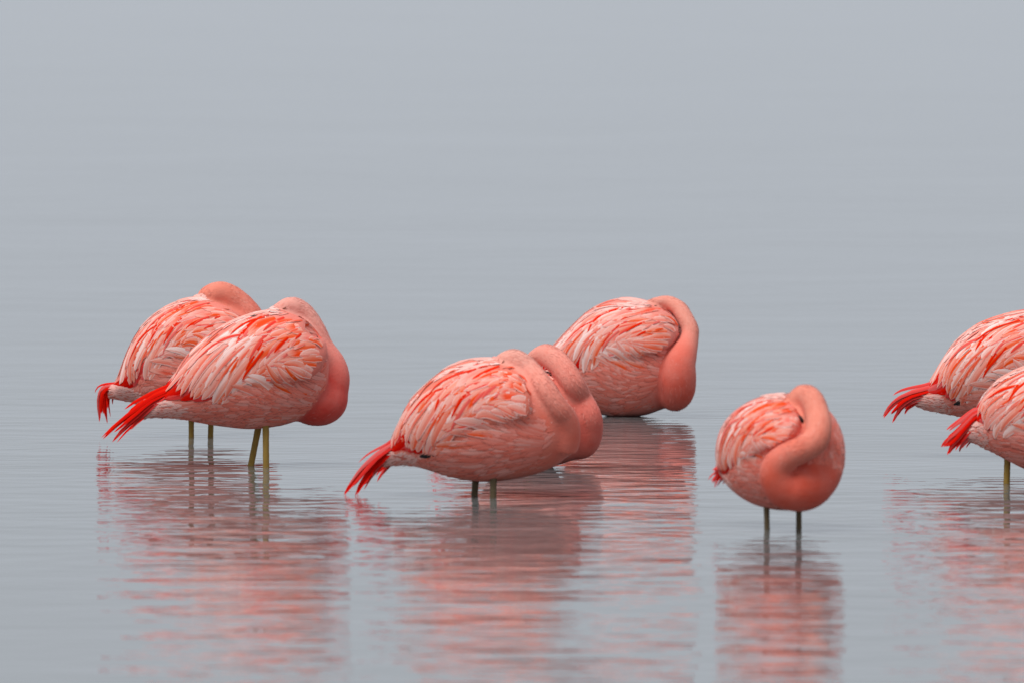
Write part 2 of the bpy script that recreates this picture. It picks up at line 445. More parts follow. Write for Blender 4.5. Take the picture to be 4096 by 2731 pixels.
TAIL = [  # base, tip, half width
 ([(600, 790), (430, 860), (255, 990), (135, 1085), (48, 1172)], 20), ([(540, 870), (400, 930), (290, 1030), (190, 1120), (125, 1196)], 17),
 ([(580, 770), (450, 830), (350, 880), (270, 925), (202, 976)], 14), ([(580, 820), (410, 900), (290, 1000), (200, 1080), (140, 1130)], 16),
 ([(520, 880), (420, 950), (340, 1020), (290, 1065), (255, 1110)], 13), ([(510, 880), (430, 950), (370, 1000), (335, 1030), (305, 1062)], 12),
 ([(590, 800), (420, 870), (280, 970), (190, 1040), (110, 1120)], 15), ([(530, 870), (400, 925), (300, 1010), (220, 1085), (160, 1160)], 15),
 ([(580, 780), (440, 845), (330, 930), (250, 990), (185, 1040)], 14), ([(500, 880), (420, 940), (350, 1000), (300, 1040), (270, 1075)], 12),
]
def layout():
    rng = random.Random(11)
    L = []
    for pts, w, k, a, b in FLIGHT: L.append((crom(pts, 9), w * 1.1, k, 1.4 if k == 'tail' else 2.6, 1.8 if k == 'tail' else 3.4, 3.0))
    for i, j in ((0, 1), (1, 3), (3, 4), (4, 5), (5, 6), (6, 7), (7, 8), (8, 9), (9, 10)):
        m = (crom(TERTIALS[i][0], 9) + crom(TERTIALS[j][0], 9)) / 2
        m = m[0] + (m - m[0]) * 0.93
        L.append((m, 30, rng.choice(['streak', 'pink', 'blush', 'streak']), 2.2, 2.9, 3.0))
    for pts, w, k, a, b in TERTIALS: L.append((crom(pts, 9), w * 1.2, k, a * .12 + 2.2, b * .12 + 2.6, 3.2))
    # coverts in shingled rows
    y = 300
    row = 0
    while y < 800:
        x = 960 + (row % 2) * 30
        while x < 1620:
            p = (x + rng.uniform(-12, 12), y + rng.uniform(-10, 10))
            if inside(p, WING) and (p[0] - 1000) > (p[1] - 420) * 0.28:
                d = (1620 - p[0]) / 640.0
                ln = 115 + 190 * d + rng.uniform(-20, 40)
                w = 31 + 9 * d + rng.uniform(-3, 4)
                q = trace(p, ln, 8, rng.uniform(-.25, .25))
                up = p[1] < 640 - 0.12 * (1500 - p[0])
                r = rng.random()
                k = ('orange' if r < .22 else 'streak' if r < .40 else 'pink' if r < .70 else 'blush') if up else ('pink' if r < .5 else 'blush')
                if p[0] < 1200 and r > .55: k = 'pale'
                elif p[0] < 1250: k = 'streak'
                L.append((q, w * 1.15, k, 1.2, 2.3, 2.6))
            x += 66
        y += 46; row += 1
    for pts, w, k in REDS:
        q = crom(pts, 9); q = q[-1] + (q - q[-1]) * 1.25
        L.append((q, w, k, 2.6, 3.2, 2.0))
    for pts, w, k in STREAKS: L.append((crom(pts, 9), w * 1.4, k, 3.4, 3.9, 1.8))
    for pts, w, k in FLANK: L.append((crom(pts, 9), w * 1.4, k, 1.0, 4, 2.6))
    return L
LAYOUT = layout()

def tps(src, dst):
    n_ = len(src)
    d = np.linalg.norm(src[:, None] - src[None], axis=2)
    K = np.where(d > 0, d * d * np.log(d + 1e-9), 0)
    P = np.hstack([np.ones((n_, 1)), src])
    A = np.zeros((n_ + 3, n_ + 3)); A[:n_, :n_] = K + np.eye(n_) * 2000.0; A[:n_, n_:] = P; A[n_:, :n_] = P.T
    W = np.linalg.solve(A, np.vstack([dst, np.zeros((3, 2))]))
    def f(p):
        p = np.atleast_2d(np.asarray(p, float))
        d = np.linalg.norm(p[:, None] - src[None], axis=2)
        U = np.where(d > 0, d * d * np.log(d + 1e-9), 0)
        return U @ W[:n_] + np.hstack([np.ones((len(p), 1)), p]) @ W[n_:]
    return f

VANE_T = np.linspace(0, 1, 9)
def blade(P, N, w, a, b, sharp, cup=0.03):
    """a feather: rows of three points along P, lying a..b above the surface; returns verts(27), faces, uv"""
    n_ = len(P); t = np.linspace(0, 1, n_)
    T = np.gradient(P, axis=0); T /= np.linalg.norm(T, axis=1)[:, None] + 1e-12
    S = np.cross(N, T); S /= np.linalg.norm(S, axis=1)[:, None] + 1e-12
    ww = w * np.minimum(1, .55 + t * 1.1) * np.clip(1 - t ** sharp, 0, 1) ** 0.6
    C = P + N * (a + (b - a) * t)[:, None]
    Lf = C + S * ww[:, None] - N * (ww * cup)[:, None]
    Rt = C - S * ww[:, None] - N * (ww * cup)[:, None]
    C = C + N * (ww * cup)[:, None]
    v = np.stack([Lf, C, Rt], 1).reshape(-1, 3)
    uv = np.stack([np.stack([np.full(n_, k), t], 1) for k in (0.0, .5, 1.0)], 1).reshape(-1, 2)
    f = []
    for i in range(n_ - 1):
        for j in range(2):
            q = i * 3 + j
            f.append((q, q + 1, q + 4, q + 3))
    return v, f, uv

# ------------------------------------------------------------------ one bird
def flamingo(B):
    ox, oy, s = B['view']
    def X(x, y): return ox + s * x, oy + s * y
    root_p = on_water(*X(*B['water']))
    yaw = rad(B['yaw'])
    ax = np.array([math.cos(yaw), -math.sin(yaw), 0.0])
    near = np.array([-math.sin(yaw), -math.cos(yaw), 0.0])
    rng = random.Random(B['seed'])
    root = bpy.data.objects.new('flamingo', None); col.objects.link(root)
    root.location = root_p
    root.empty_display_size = 0.1
    root['label'] = B['label']; root['category'] = 'flamingo'
    root['group'] = 'flamingos asleep in the shallow water'
    # --- torso
    st = []
    for x, yt, yb, hw in B['torso']:
        a_ = on_plane(*X(x, yt), root_p, near); b_ = on_plane(*X(x, yb), root_p, near)
        c = (a_ + b_) / 2
        st.append((np.dot(c - root_p, ax), c[2], abs(a_[2] - b_[2]) / 2, hw))
    st = crom(st, 34)
    ang = np.linspace(0, 2 * np.pi, 40, endpoint=False)
    ca, sa = np.cos(ang), np.sin(ang)
    ex = 0.90
    rings = []
    for u, z, hh, hw in st:
        hh, hw = max(hh, .004), max(hw, .004)
        off = np.sign(ca) * np.abs(ca) ** ex * hw
        zz = np.sign(sa) * np.abs(sa) ** ex * hh
        off = off * (1 + 0.10 * sa)
        rings.append(ax * u + near[None] * off[:, None] + np.array([0, 0, 1])[None] * (z + zz)[:, None])
    tv, tf = rings_mesh(rings)
    tv = [np.asarray(p) for p in tv]
    # --- neck
    NK = []
    t_tree = BVHTree.FromPolygons([tuple(p) for p in tv], tf)
    for row in B['neck']:
        x, y, dy, r = row[:4]
        p = on_plane(*X(x, y), root_p + np.array([0, dy, 0]), np.array([0, 1.0, 0])) - root_p
        if len(row) > 4:                                   # lies on the near side of the torso
            d_ = ray(*X(x, y)); h_ = t_tree.ray_cast(Vector(CAM - root_p), Vector(d_))
            if h_[0] is not None: p = np.array(h_[0]) - d_ * (r * row[4])
        NK.append((*p, r * B.get('slim', 1.0)))
    NK = crom(NK, 90)
    nr, nT = tube_rings(NK[:, :3], NK[:, 3], 20)
    nv, nf = rings_mesh(nr)
    allv = tv + list(nv)
    allf = tf + [tuple(i + len(tv) for i in f) for f in nf]
    tmp = bpy.data.meshes.new('tmp'); tmp.from_pydata([tuple(p) for p in allv], [], allf)
    to = bpy.data.objects.new('tmp', tmp); col.objects.link(to)
    rm = to.modifiers.new('r', 'REMESH'); rm.mode = 'VOXEL'; rm.voxel_size = 0.0052
    sm = to.modifiers.new('s', 'SMOOTH'); sm.factor = 0.5; sm.iterations = 3
    dg = bpy.context.evaluated_depsgraph_get()
    me = bpy.data.meshes.new_from_object(to.evaluated_get(dg))
    bpy.data.objects.remove(to); bpy.data.meshes.remove(tmp)
    me.name = 'body'
    co = np.empty(len(me.vertices) * 3); me.vertices.foreach_get('co', co); co = co.reshape(-1, 3)
    best = np.full(len(co), 9.0); bi = np.zeros(len(co), int)
    for i in range(len(NK)):
        d = np.linalg.norm(co - NK[i, :3], axis=1) - NK[i, 3]
        q = d < best; best[q] = d[q]; bi[q] = i
    # soften the join where the neck settles into the plumage of the torso
    ed = np.empty(len(me.edges) * 2, np.int32); me.edges.foreach_get('vertices', ed); ed = ed.reshape(-1, 2)
    td = np.array([t_tree.find_nearest(Vector(p))[3] if b_ < .02 else 9 for p, b_ in zip(co, best)])
    wj = np.clip(1 - td / .016, 0, 1) * np.clip(1 - best / .02, 0, 1) * B.get('blend', .8)
    deg = np.bincount(ed.ravel(), minlength=len(co)).astype(float)[:, None]
    for _ in range(14):
        acc = np.zeros_like(co)
        np.add.at(acc, ed[:, 0], co[ed[:, 1]]); np.add.at(acc, ed[:, 1], co[ed[:, 0]])
        co = co + (acc / deg - co) * wj[:, None]
    me.vertices.foreach_set('co', co.ravel()); me.update()
    neck_a = np.clip(1 - (best - 0.002) / 0.02, 0, 1)
    coil_a = np.clip(1 - (bi / len(NK) - .22) / .40, 0, 1)
    for k, a in (('neck', neck_a), ('coil', coil_a)):
        at = me.attributes.new(k, 'FLOAT', 'POINT'); at.data.foreach_set('value', a.astype(np.float32))
    me.polygons.foreach_set('use_smooth', [True] * len(me.polygons))
    bm_ = body_material('plumage_' + str(B['seed']), B.get('torso_c', PINK), B['head_c'], B['coil_c'])
    me.materials.clear(); me.materials.append(bm_)
    body = bpy.data.objects.new('body', me); col.objects.link(body); body.parent = root

    # --- projection of the layout onto the torso
    warp = tps(LM_REF, np.array(B['marks'], float))
    tree = [BVHTree.FromPolygons([tuple(p) for p in tv], tf)]
    org = Vector(CAM - root_p)
    def put(p2):
        q = warp(p2)
        out_p, out_n = [], []
        for x, y in q:
            d = ray(*X(x, y))
            hit = None
            for t_ in tree:
                h = t_.ray_cast(org, Vector(d))
                if h[0] is not None and (hit is None or h[3] < hit[3]): hit = h
            if hit is None:
                P = Vector(on_plane(*X(x, y), root_p, near) - root_p)
                bestd = None
                for t_ in tree:
                    h = t_.find_nearest(P)
                    if h[0] is not None and (bestd is None or h[3] < bestd): bestd = h[3]; hit = h
            nrm = hit[1] if hit[1].dot(hit[0] - Vector((0, 0, hit[0].z))) > -9 else -hit[1]
            if nrm.dot(Vector(d)) > 0.25: nrm = -nrm
            out_p.append(hit[0]); out_n.append(nrm)
        P, N = np.array(out_p), np.array(out_n)
        for _ in range(2):
            P[1:-1] = (P[:-2] + 2 * P[1:-1] + P[2:]) / 4
            N[1:-1] = (N[:-2] + 2 * N[1:-1] + N[2:]) / 4
        N /= np.linalg.norm(N, axis=1)[:, None] + 1e-9
        return P, N
    scale = s / 1320.0 * B.get('fscale', 1.0)      # metres per layout pixel (roughly)
    q0 = warp([(1000, 500), (1100, 500), (1000, 600)])
    unit = (np.linalg.norm(q0[1] - q0[0]) + np.linalg.norm(q0[2] - q0[0])) / 200.0 * s / 1320.0
    # --- wing shell
    W = crom(WING + [WING[0]], 48)[:-1]
    c0 = np.array([1150, 620.0])
    wp, wn_, wf = [], [], []
    K = 9
    for k in range(K):
        r = (k + 0.15) / (K - 0.85)
        P, N = put(c0 + (W - c0) * r)
        h = (0.004 + 0.026 * np.clip((np.array(c0 + (W - c0) * r)[:, :1] - 1000) / 600, 0, 1) ** 1.5) * np.clip(1 - r ** np.where(np.array(W)[:, :1] > 1480, 16.0, 6.0), 0, 1) ** .5 - (0.004 if k == K - 1 else 0)
        wp += list(P + N * h)
    mW = len(W)
    for k in range(K - 1):
        for j in range(mW):
            a, b = k * mW + j, k * mW + (j + 1) % mW
            wf.append((a, a + mW, b + mW, b))
    wp.append(np.mean(wp[:mW], 0))
    wf += [(j, (j + 1) % mW, K * mW) for j in range(mW)]
    wing = link('wing', wp, wf, bm_, root, attrs={'neck': np.zeros(len(wp)), 'coil': np.zeros(len(wp))})
    if B.get('wing_label'): wing['label'] = B['wing_label']
    tree.append(BVHTree.FromPolygons([tuple(p) for p in wp], wf))
    def mirror(v):
        v = np.asarray(v)
        return v - 2 * (v @ near)[:, None] * near[None]
    fv, ff, fu, fm = [], [], [], []
    mats = ['pale', 'blush', 'pink', 'orange', 'streak', 'red', 'tail', 'black']
    for v_, f_ in () if B.get('far_max') else ((wp, wf),):
        fv += list(mirror(v_)); ff += [tuple(reversed(q)) for q in f_]; fu += [(0.5, .3)] * len(v_); fm += [1] * len(f_)
    swap = B.get('swap', {})
    mw = mirror(wp)
    trees2 = tree + [BVHTree.FromPolygons([tuple(p) for p in mw], [tuple(reversed(q)) for q in wf])]
    def hug(v, gap):
        for i_ in range(len(v)):
            if i_ % 3 == 1: continue
            h = min((q_.find_nearest(Vector(v[i_])) for q_ in trees2), key=lambda g_: g_[3])
            if h[3] > gap:
                v[i_] = np.array(h[0] + (Vector(v[i_]) - h[0]).normalized() * gap)
    for pts, w, k, a, b, sharp in LAYOUT:
        j = np.array([rng.gauss(0, B['jit']), rng.gauss(0, B['jit'])])
        if k == 'black' and B['seed'] not in (4, 8): continue
        if k in ('tail', 'black'): j *= 0.3
        elif B['seed'] != 2 and rng.random() < .09: continue
        kk = k
        if k in swap and rng.random() < swap[k][1]: kk = swap[k][0]
        P, N = put(pts + j)
        v, f, uv = blade(P, N, w * unit * rng.uniform(.92, 1.1), a * .001, b * .001 + rng.uniform(0, .0015), sharp)
        hug(v, b * .001 + .0005)
        o = link('feather', v, f, M[kk], wing, uv=uv)
        if B.get('far_max') and pts[0][0] > B['far_max']: continue
        base = len(fv)
        fv += list(mirror(v)); ff += [tuple(base + i for i in reversed(q)) for q in f]; fu += list(uv); fm += [mats.index(kk)] * len(f)
    # --- pale ruff of feathers over the tucked bill
    body_tree = BVHTree.FromPolygons([tuple(p) for p in co], [tuple(p.vertices) for p in me.polygons])
    tree.append(body_tree)
    for pts, w in RUFF:
        P, N = put(crom(pts, 9) + np.array([rng.gauss(0, 6), rng.gauss(0, 4)]))
        v, f, uv = blade(P, N, w * unit * 1.1, .001, .0045, 2.2)
        link('feather', v, f, M['blush' if rng.random() < .4 else 'pale'], body, uv=uv)
    tree.pop()
    far = link('wing', fv, ff, M['pale'], root, uv=fu)
    far.data.materials.clear()
    for k in mats: far.data.materials.append(M[k])
    far.data.polygons.foreach_set('material_index', fm)
    # --- scapulars lying along the spine
    hx = [np.dot(on_plane(*X(*p), root_p, near) - root_p, ax) for p in warp([(1270, 260), (560, 700)])]
    ztop = np.array([0, 0, 3.0])
    for row in range(7):
        for lat in ((-.5, .5) if row % 2 else (-1, 0, 1)):
            u0 = hx[0] + (hx[1] - hx[0]) * (row / 7.5) + rng.uniform(-.012, .012)
            ln = (hx[1] - hx[0]) * rng.uniform(.26, .38)
            P, N = [], []
            for t_ in VANE_T:
                o_ = ax * (u0 + ln * t_) + near * (lat * (.020 + .016 * t_) + rng.uniform(-.0006, .0006)) + ztop
                h = None
                for q_ in trees2:
                    g_ = q_.ray_cast(Vector(o_), Vector((0, 0, -1)))
                    if g_[0] is not None and (h is None or g_[0].z > h[0].z): h = g_
                if h is None: break
                P.append(h[0]); N.append(h[1] if h[1].z > 0 else -h[1])
            if len(P) < 9: continue
            P, N = np.array(P), np.array(N)
            for _ in range(4):
                P[1:-1] = (P[:-2] + 2 * P[1:-1] + P[2:]) / 4
                N[1:-1] = (N[:-2] + 2 * N[1:-1] + N[2:]) / 4
            N /= np.linalg.norm(N, axis=1)[:, None]
            v, f, uv = blade(P, N, .024 * rng.uniform(.85, 1.15), .0015, .0035, 3.5)
            hug(v, .0012)
            link('feather', v, f, M['pale' if rng.random() < B.get('scap', .7) else 'orange' if rng.random() < .4 else 'blush'], body, uv=uv)
    # --- tail
    tail_pts = [(620, 850), (560, 870), (500, 880), (440, 905)]
    tc_ = [on_plane(*X(*p), root_p, near) - root_p for p in warp(tail_pts)]
    trings, _ = tube_rings(crom(tc_, 10), np.array([.03, .03, .028, .026, .024, .021, .018, .014, .009, .003]) * unit / .000435, 12)
    v, f = rings_mesh(trings)
    tail = link('tail', v, f, M['tail'], root, uv=[(0.5, 0.5)] * len(v))
    zup = np.array([0, 0, 1.0])
    for side in (1, -1):
        for i, (pts, w) in enumerate(TAIL):
            spread = (np.linspace(0.058, 0.016 + 0.006 * (i % 4), 9) - .004 * (i % 3)) * B.get('tail_spread', 1.0) * unit / .000435
            Q = warp(crom(pts, 9) + np.array([rng.gauss(0, 4), rng.gauss(0, 4)]) * np.linspace(0, 1.5, 9)[:, None])
            P = np.array([on_plane(*X(*p), root_p, near) - root_p for p in Q]) + near * (side * spread)[:, None]
            if side < 0: P[:, 2] -= 0.004; P += ax * rng.uniform(-.012, .012)
            N = np.tile(near * 0.85 + zup * .5, (9, 1)); N /= np.linalg.norm(N[0])
            v, f, uv = blade(P, N, w * 1.35 * unit * rng.uniform(.6, 1.15), 0, 0, 1.5, 0.12)
            link('tail_feather', v, f, M['tail'], tail, uv=uv)
    # --- down: small soft feathers over flank, belly, breast and undertail, and the short plumage of the neck
    v_all, f_all, u_all, t_all = [], [], [], []
    def add(v, f, uv, tone):
        base = len(v_all)
        v_all.extend(v); f_all.extend([tuple(base + i for i in q) for q in f]); u_all.extend(uv); t_all.extend([tone] * len(v))
    regions = [
      ([(1600, 700), (1560, 800), (1350, 850), (1100, 850), (930, 890), (820, 940), (640, 900), (400, 905), (330, 960), (345, 1030), (600, 1045),
        (850, 1090), (1050, 1112), (1250, 1090), (1420, 1040), (1540, 950), (1620, 800)], 520, 150, 24, 2.2),
      ([(1250, 240), (1000, 300), (760, 430), (760, 470), (1000, 350), (1200, 300), (1330, 300)], 60, 80, 14, 3),
      ([(430, 890), (330, 920), (325, 1030), (420, 1030), (640, 1040), (700, 960), (600, 915)], 190, 70, 10, 5),
    ]
    for poly, cnt, ln, w, lift in regions:
        xs = [p[0] for p in poly]; ys = [p[1] for p in poly]
        k = 0; tries = 0
        while k < cnt and tries < cnt * 12:
            tries += 1
            p = (rng.uniform(min(xs), max(xs)), rng.uniform(min(ys), max(ys)))
            if not inside(p, poly): continue
            k += 1
            q = trace(p, ln * rng.uniform(.7, 1.4), 5, rng.uniform(-.3, .3))
            P, N = put(q)
            v, f, uv = blade(P, N, w * unit * rng.uniform(.7, 1.3), .0008, (lift + rng.uniform(0, 2.5)) * .001, 2.4, .1)
            tone = rng.random() ** 2 * (0.5 if lift < 4 else .3) + (.05 if lift < 2.8 else .8)
            add(v, f, uv, tone)
            if not (B.get('far_max') and p[0] > 1000): add(mirror(v), [tuple(reversed(x_)) for x_ in f], uv, tone)
    # breast and shoulders in front of the wing
    vn = np.empty(len(me.vertices) * 3); me.vertices.foreach_get('normal', vn); vn = vn.reshape(-1, 3)
    uu = co @ ax
    front = np.where((uu > np.quantile(uu, .55)) & (neck_a < .6) & (co[:, 2] > .03))[0]
    for _ in range(750 if len(front) else 0):
        i = front[rng.randrange(len(front))]
        nn = vn[i] / (np.linalg.norm(vn[i]) + 1e-9)
        dd = -ax + np.array([0, 0, -.25 + rng.uniform(-.25, .25)]) + near * rng.uniform(-.25, .25)
        dd = dd - nn * (dd @ nn); dd /= np.linalg.norm(dd) + 1e-9
        L = rng.uniform(.025, .055) * (.45 if B.get('far_max') else 1)
        P = np.array([co[i] + dd * (L * q) - nn * (L * q) ** 2 * 4.5 for q in (0, .4, .75, 1)])
        v, f, uv = blade(P, np.tile(nn, (4, 1)), rng.uniform(.005, .010), .0003, .0014, 2.4, .05)
        add(v, f, uv, rng.random() ** 2 * .45)
    if v_all:
        dn = link('down', v_all, f_all, M['fluff'], body, uv=u_all, attrs={'tone': t_all}); dn['kind'] = 'stuff'
    v_all, f_all, u_all, t_all = [], [], [], []
    tones = []
    for _ in range(3200):
        i = rng.randrange(4, len(NK) - 3)
        c, t_, r = NK[i, :3], nT[i], NK[i, 3]
        a_ = rng.uniform(0, 2 * np.pi)
        rg = nr[i]; k = int(a_ / (2 * np.pi) * 20) % 20
        nrm = (rg[k] - c) / (r + 1e-9)
        tang = np.cross(t_, nrm); tang /= np.linalg.norm(tang) + 1e-9
        nrm = nrm * math.cos(.15) + tang * rng.uniform(-.3, .3); nrm /= np.linalg.norm(nrm)
        L = rng.uniform(.008, .020)
        P = np.array([c + nrm * (r * .985) - t_ * (L * q) for q in (0, .5, 1)])
        N = np.tile(nrm, (3, 1))
        v, f, uv = blade(P, N, rng.uniform(.0010, .0020), 0.0, .0012, 2.0, .1)
        tones += [rng.uniform(-.6, .45)] * len(v)
        add(v, f, uv, np.clip(1 - (i / len(NK) - .22) / .40, 0, 1))
    fz = link('neck_down', v_all, f_all, bm_, body, uv=u_all, attrs={'coil': t_all, 'neck': [1.0] * len(v_all), 'tone': tones}); fz['kind'] = 'stuff'
    # --- legs
    for (x1, y1, x2, y2, dy, r) in B['legs']:
        pl = root_p + np.array([0, dy, 0]); ny = np.array([0, 1.0, 0])
        a_ = on_plane(*X(x1, y1), pl, ny) - root_p
        b_ = on_plane(*X(x2, y2), pl, ny) - root_p
        d = (a_ - b_) / (a_[2] - b_[2]) if a_[2] - b_[2] > .03 else np.array([0, 0, 1.0])
        a_ = a_ if a_[2] > .03 else np.array([a_[0], a_[1], .03])
        top = a_ + d * 0.05
        z0 = a_ - d * a_[2]
        bot = z0 - d * 0.31
        C = crom([bot, z0 * .55 + bot * .45, z0, (z0 + a_) / 2, a_, top], 26)
        R = np.interp(C[:, 2], [-.31, -.02, a_[2] * .6 + .001, a_[2], top[2]], [r * .95, r, r * .98, r * 1.05, r * 1.4])
        R = R * (1 + 0.03 * np.sin(np.arange(26) * 2.1))
        rr, _ = tube_rings(C, R, 14)
        v, f = rings_mesh(rr)
        link('leg', v, f, M[B.get('leg_m', 'leg')], root)
    # --- closed eyelids, and a dark lump drawn as the shaded gap by the neck
    for nm, mk, x, y, dy, rx, ry, rz, rot in B.get('bits', []):
        bt = BVHTree.FromPolygons([tuple(p) for p in co], [tuple(p.vertices) for p in me.polygons])
        hb = min((t_.ray_cast(Vector(CAM - root_p), Vector(ray(*X(x, y)))) for t_ in [bt] + tree), key=lambda g_: 1e9 if g_[0] is None else g_[3])
        c = np.array(hb[0]) - ray(*X(x, y)) * (.006 if nm == 'dark_gap' else .001) if hb[0] is not None else on_plane(*X(x, y), root_p + np.array([0, dy, 0]), np.array([0, 1.0, 0])) - root_p
        v = []; f = []
        for i in range(9):
            th = math.pi * i / 8
            for j in range(12):
                ph = 2 * math.pi * j / 12
                lx, ly, lz = rx * math.cos(th), ry * math.sin(th) * math.cos(ph), rz * math.sin(th) * math.sin(ph) * (1 - .3 * i / 8)
                lz -= 0.35 * rz * (i / 8) ** 2
                v.append(c + np.array([lx * math.cos(rot) - lz * math.sin(rot), ly, lx * math.sin(rot) + lz * math.cos(rot)]))
        for i in range(8):
            for j in range(12):
                a, b = i * 12 + j, i * 12 + (j + 1) % 12
                f.append((a, b, b + 12, a + 12))
        link(nm, v, f, M[mk], root)
    return root

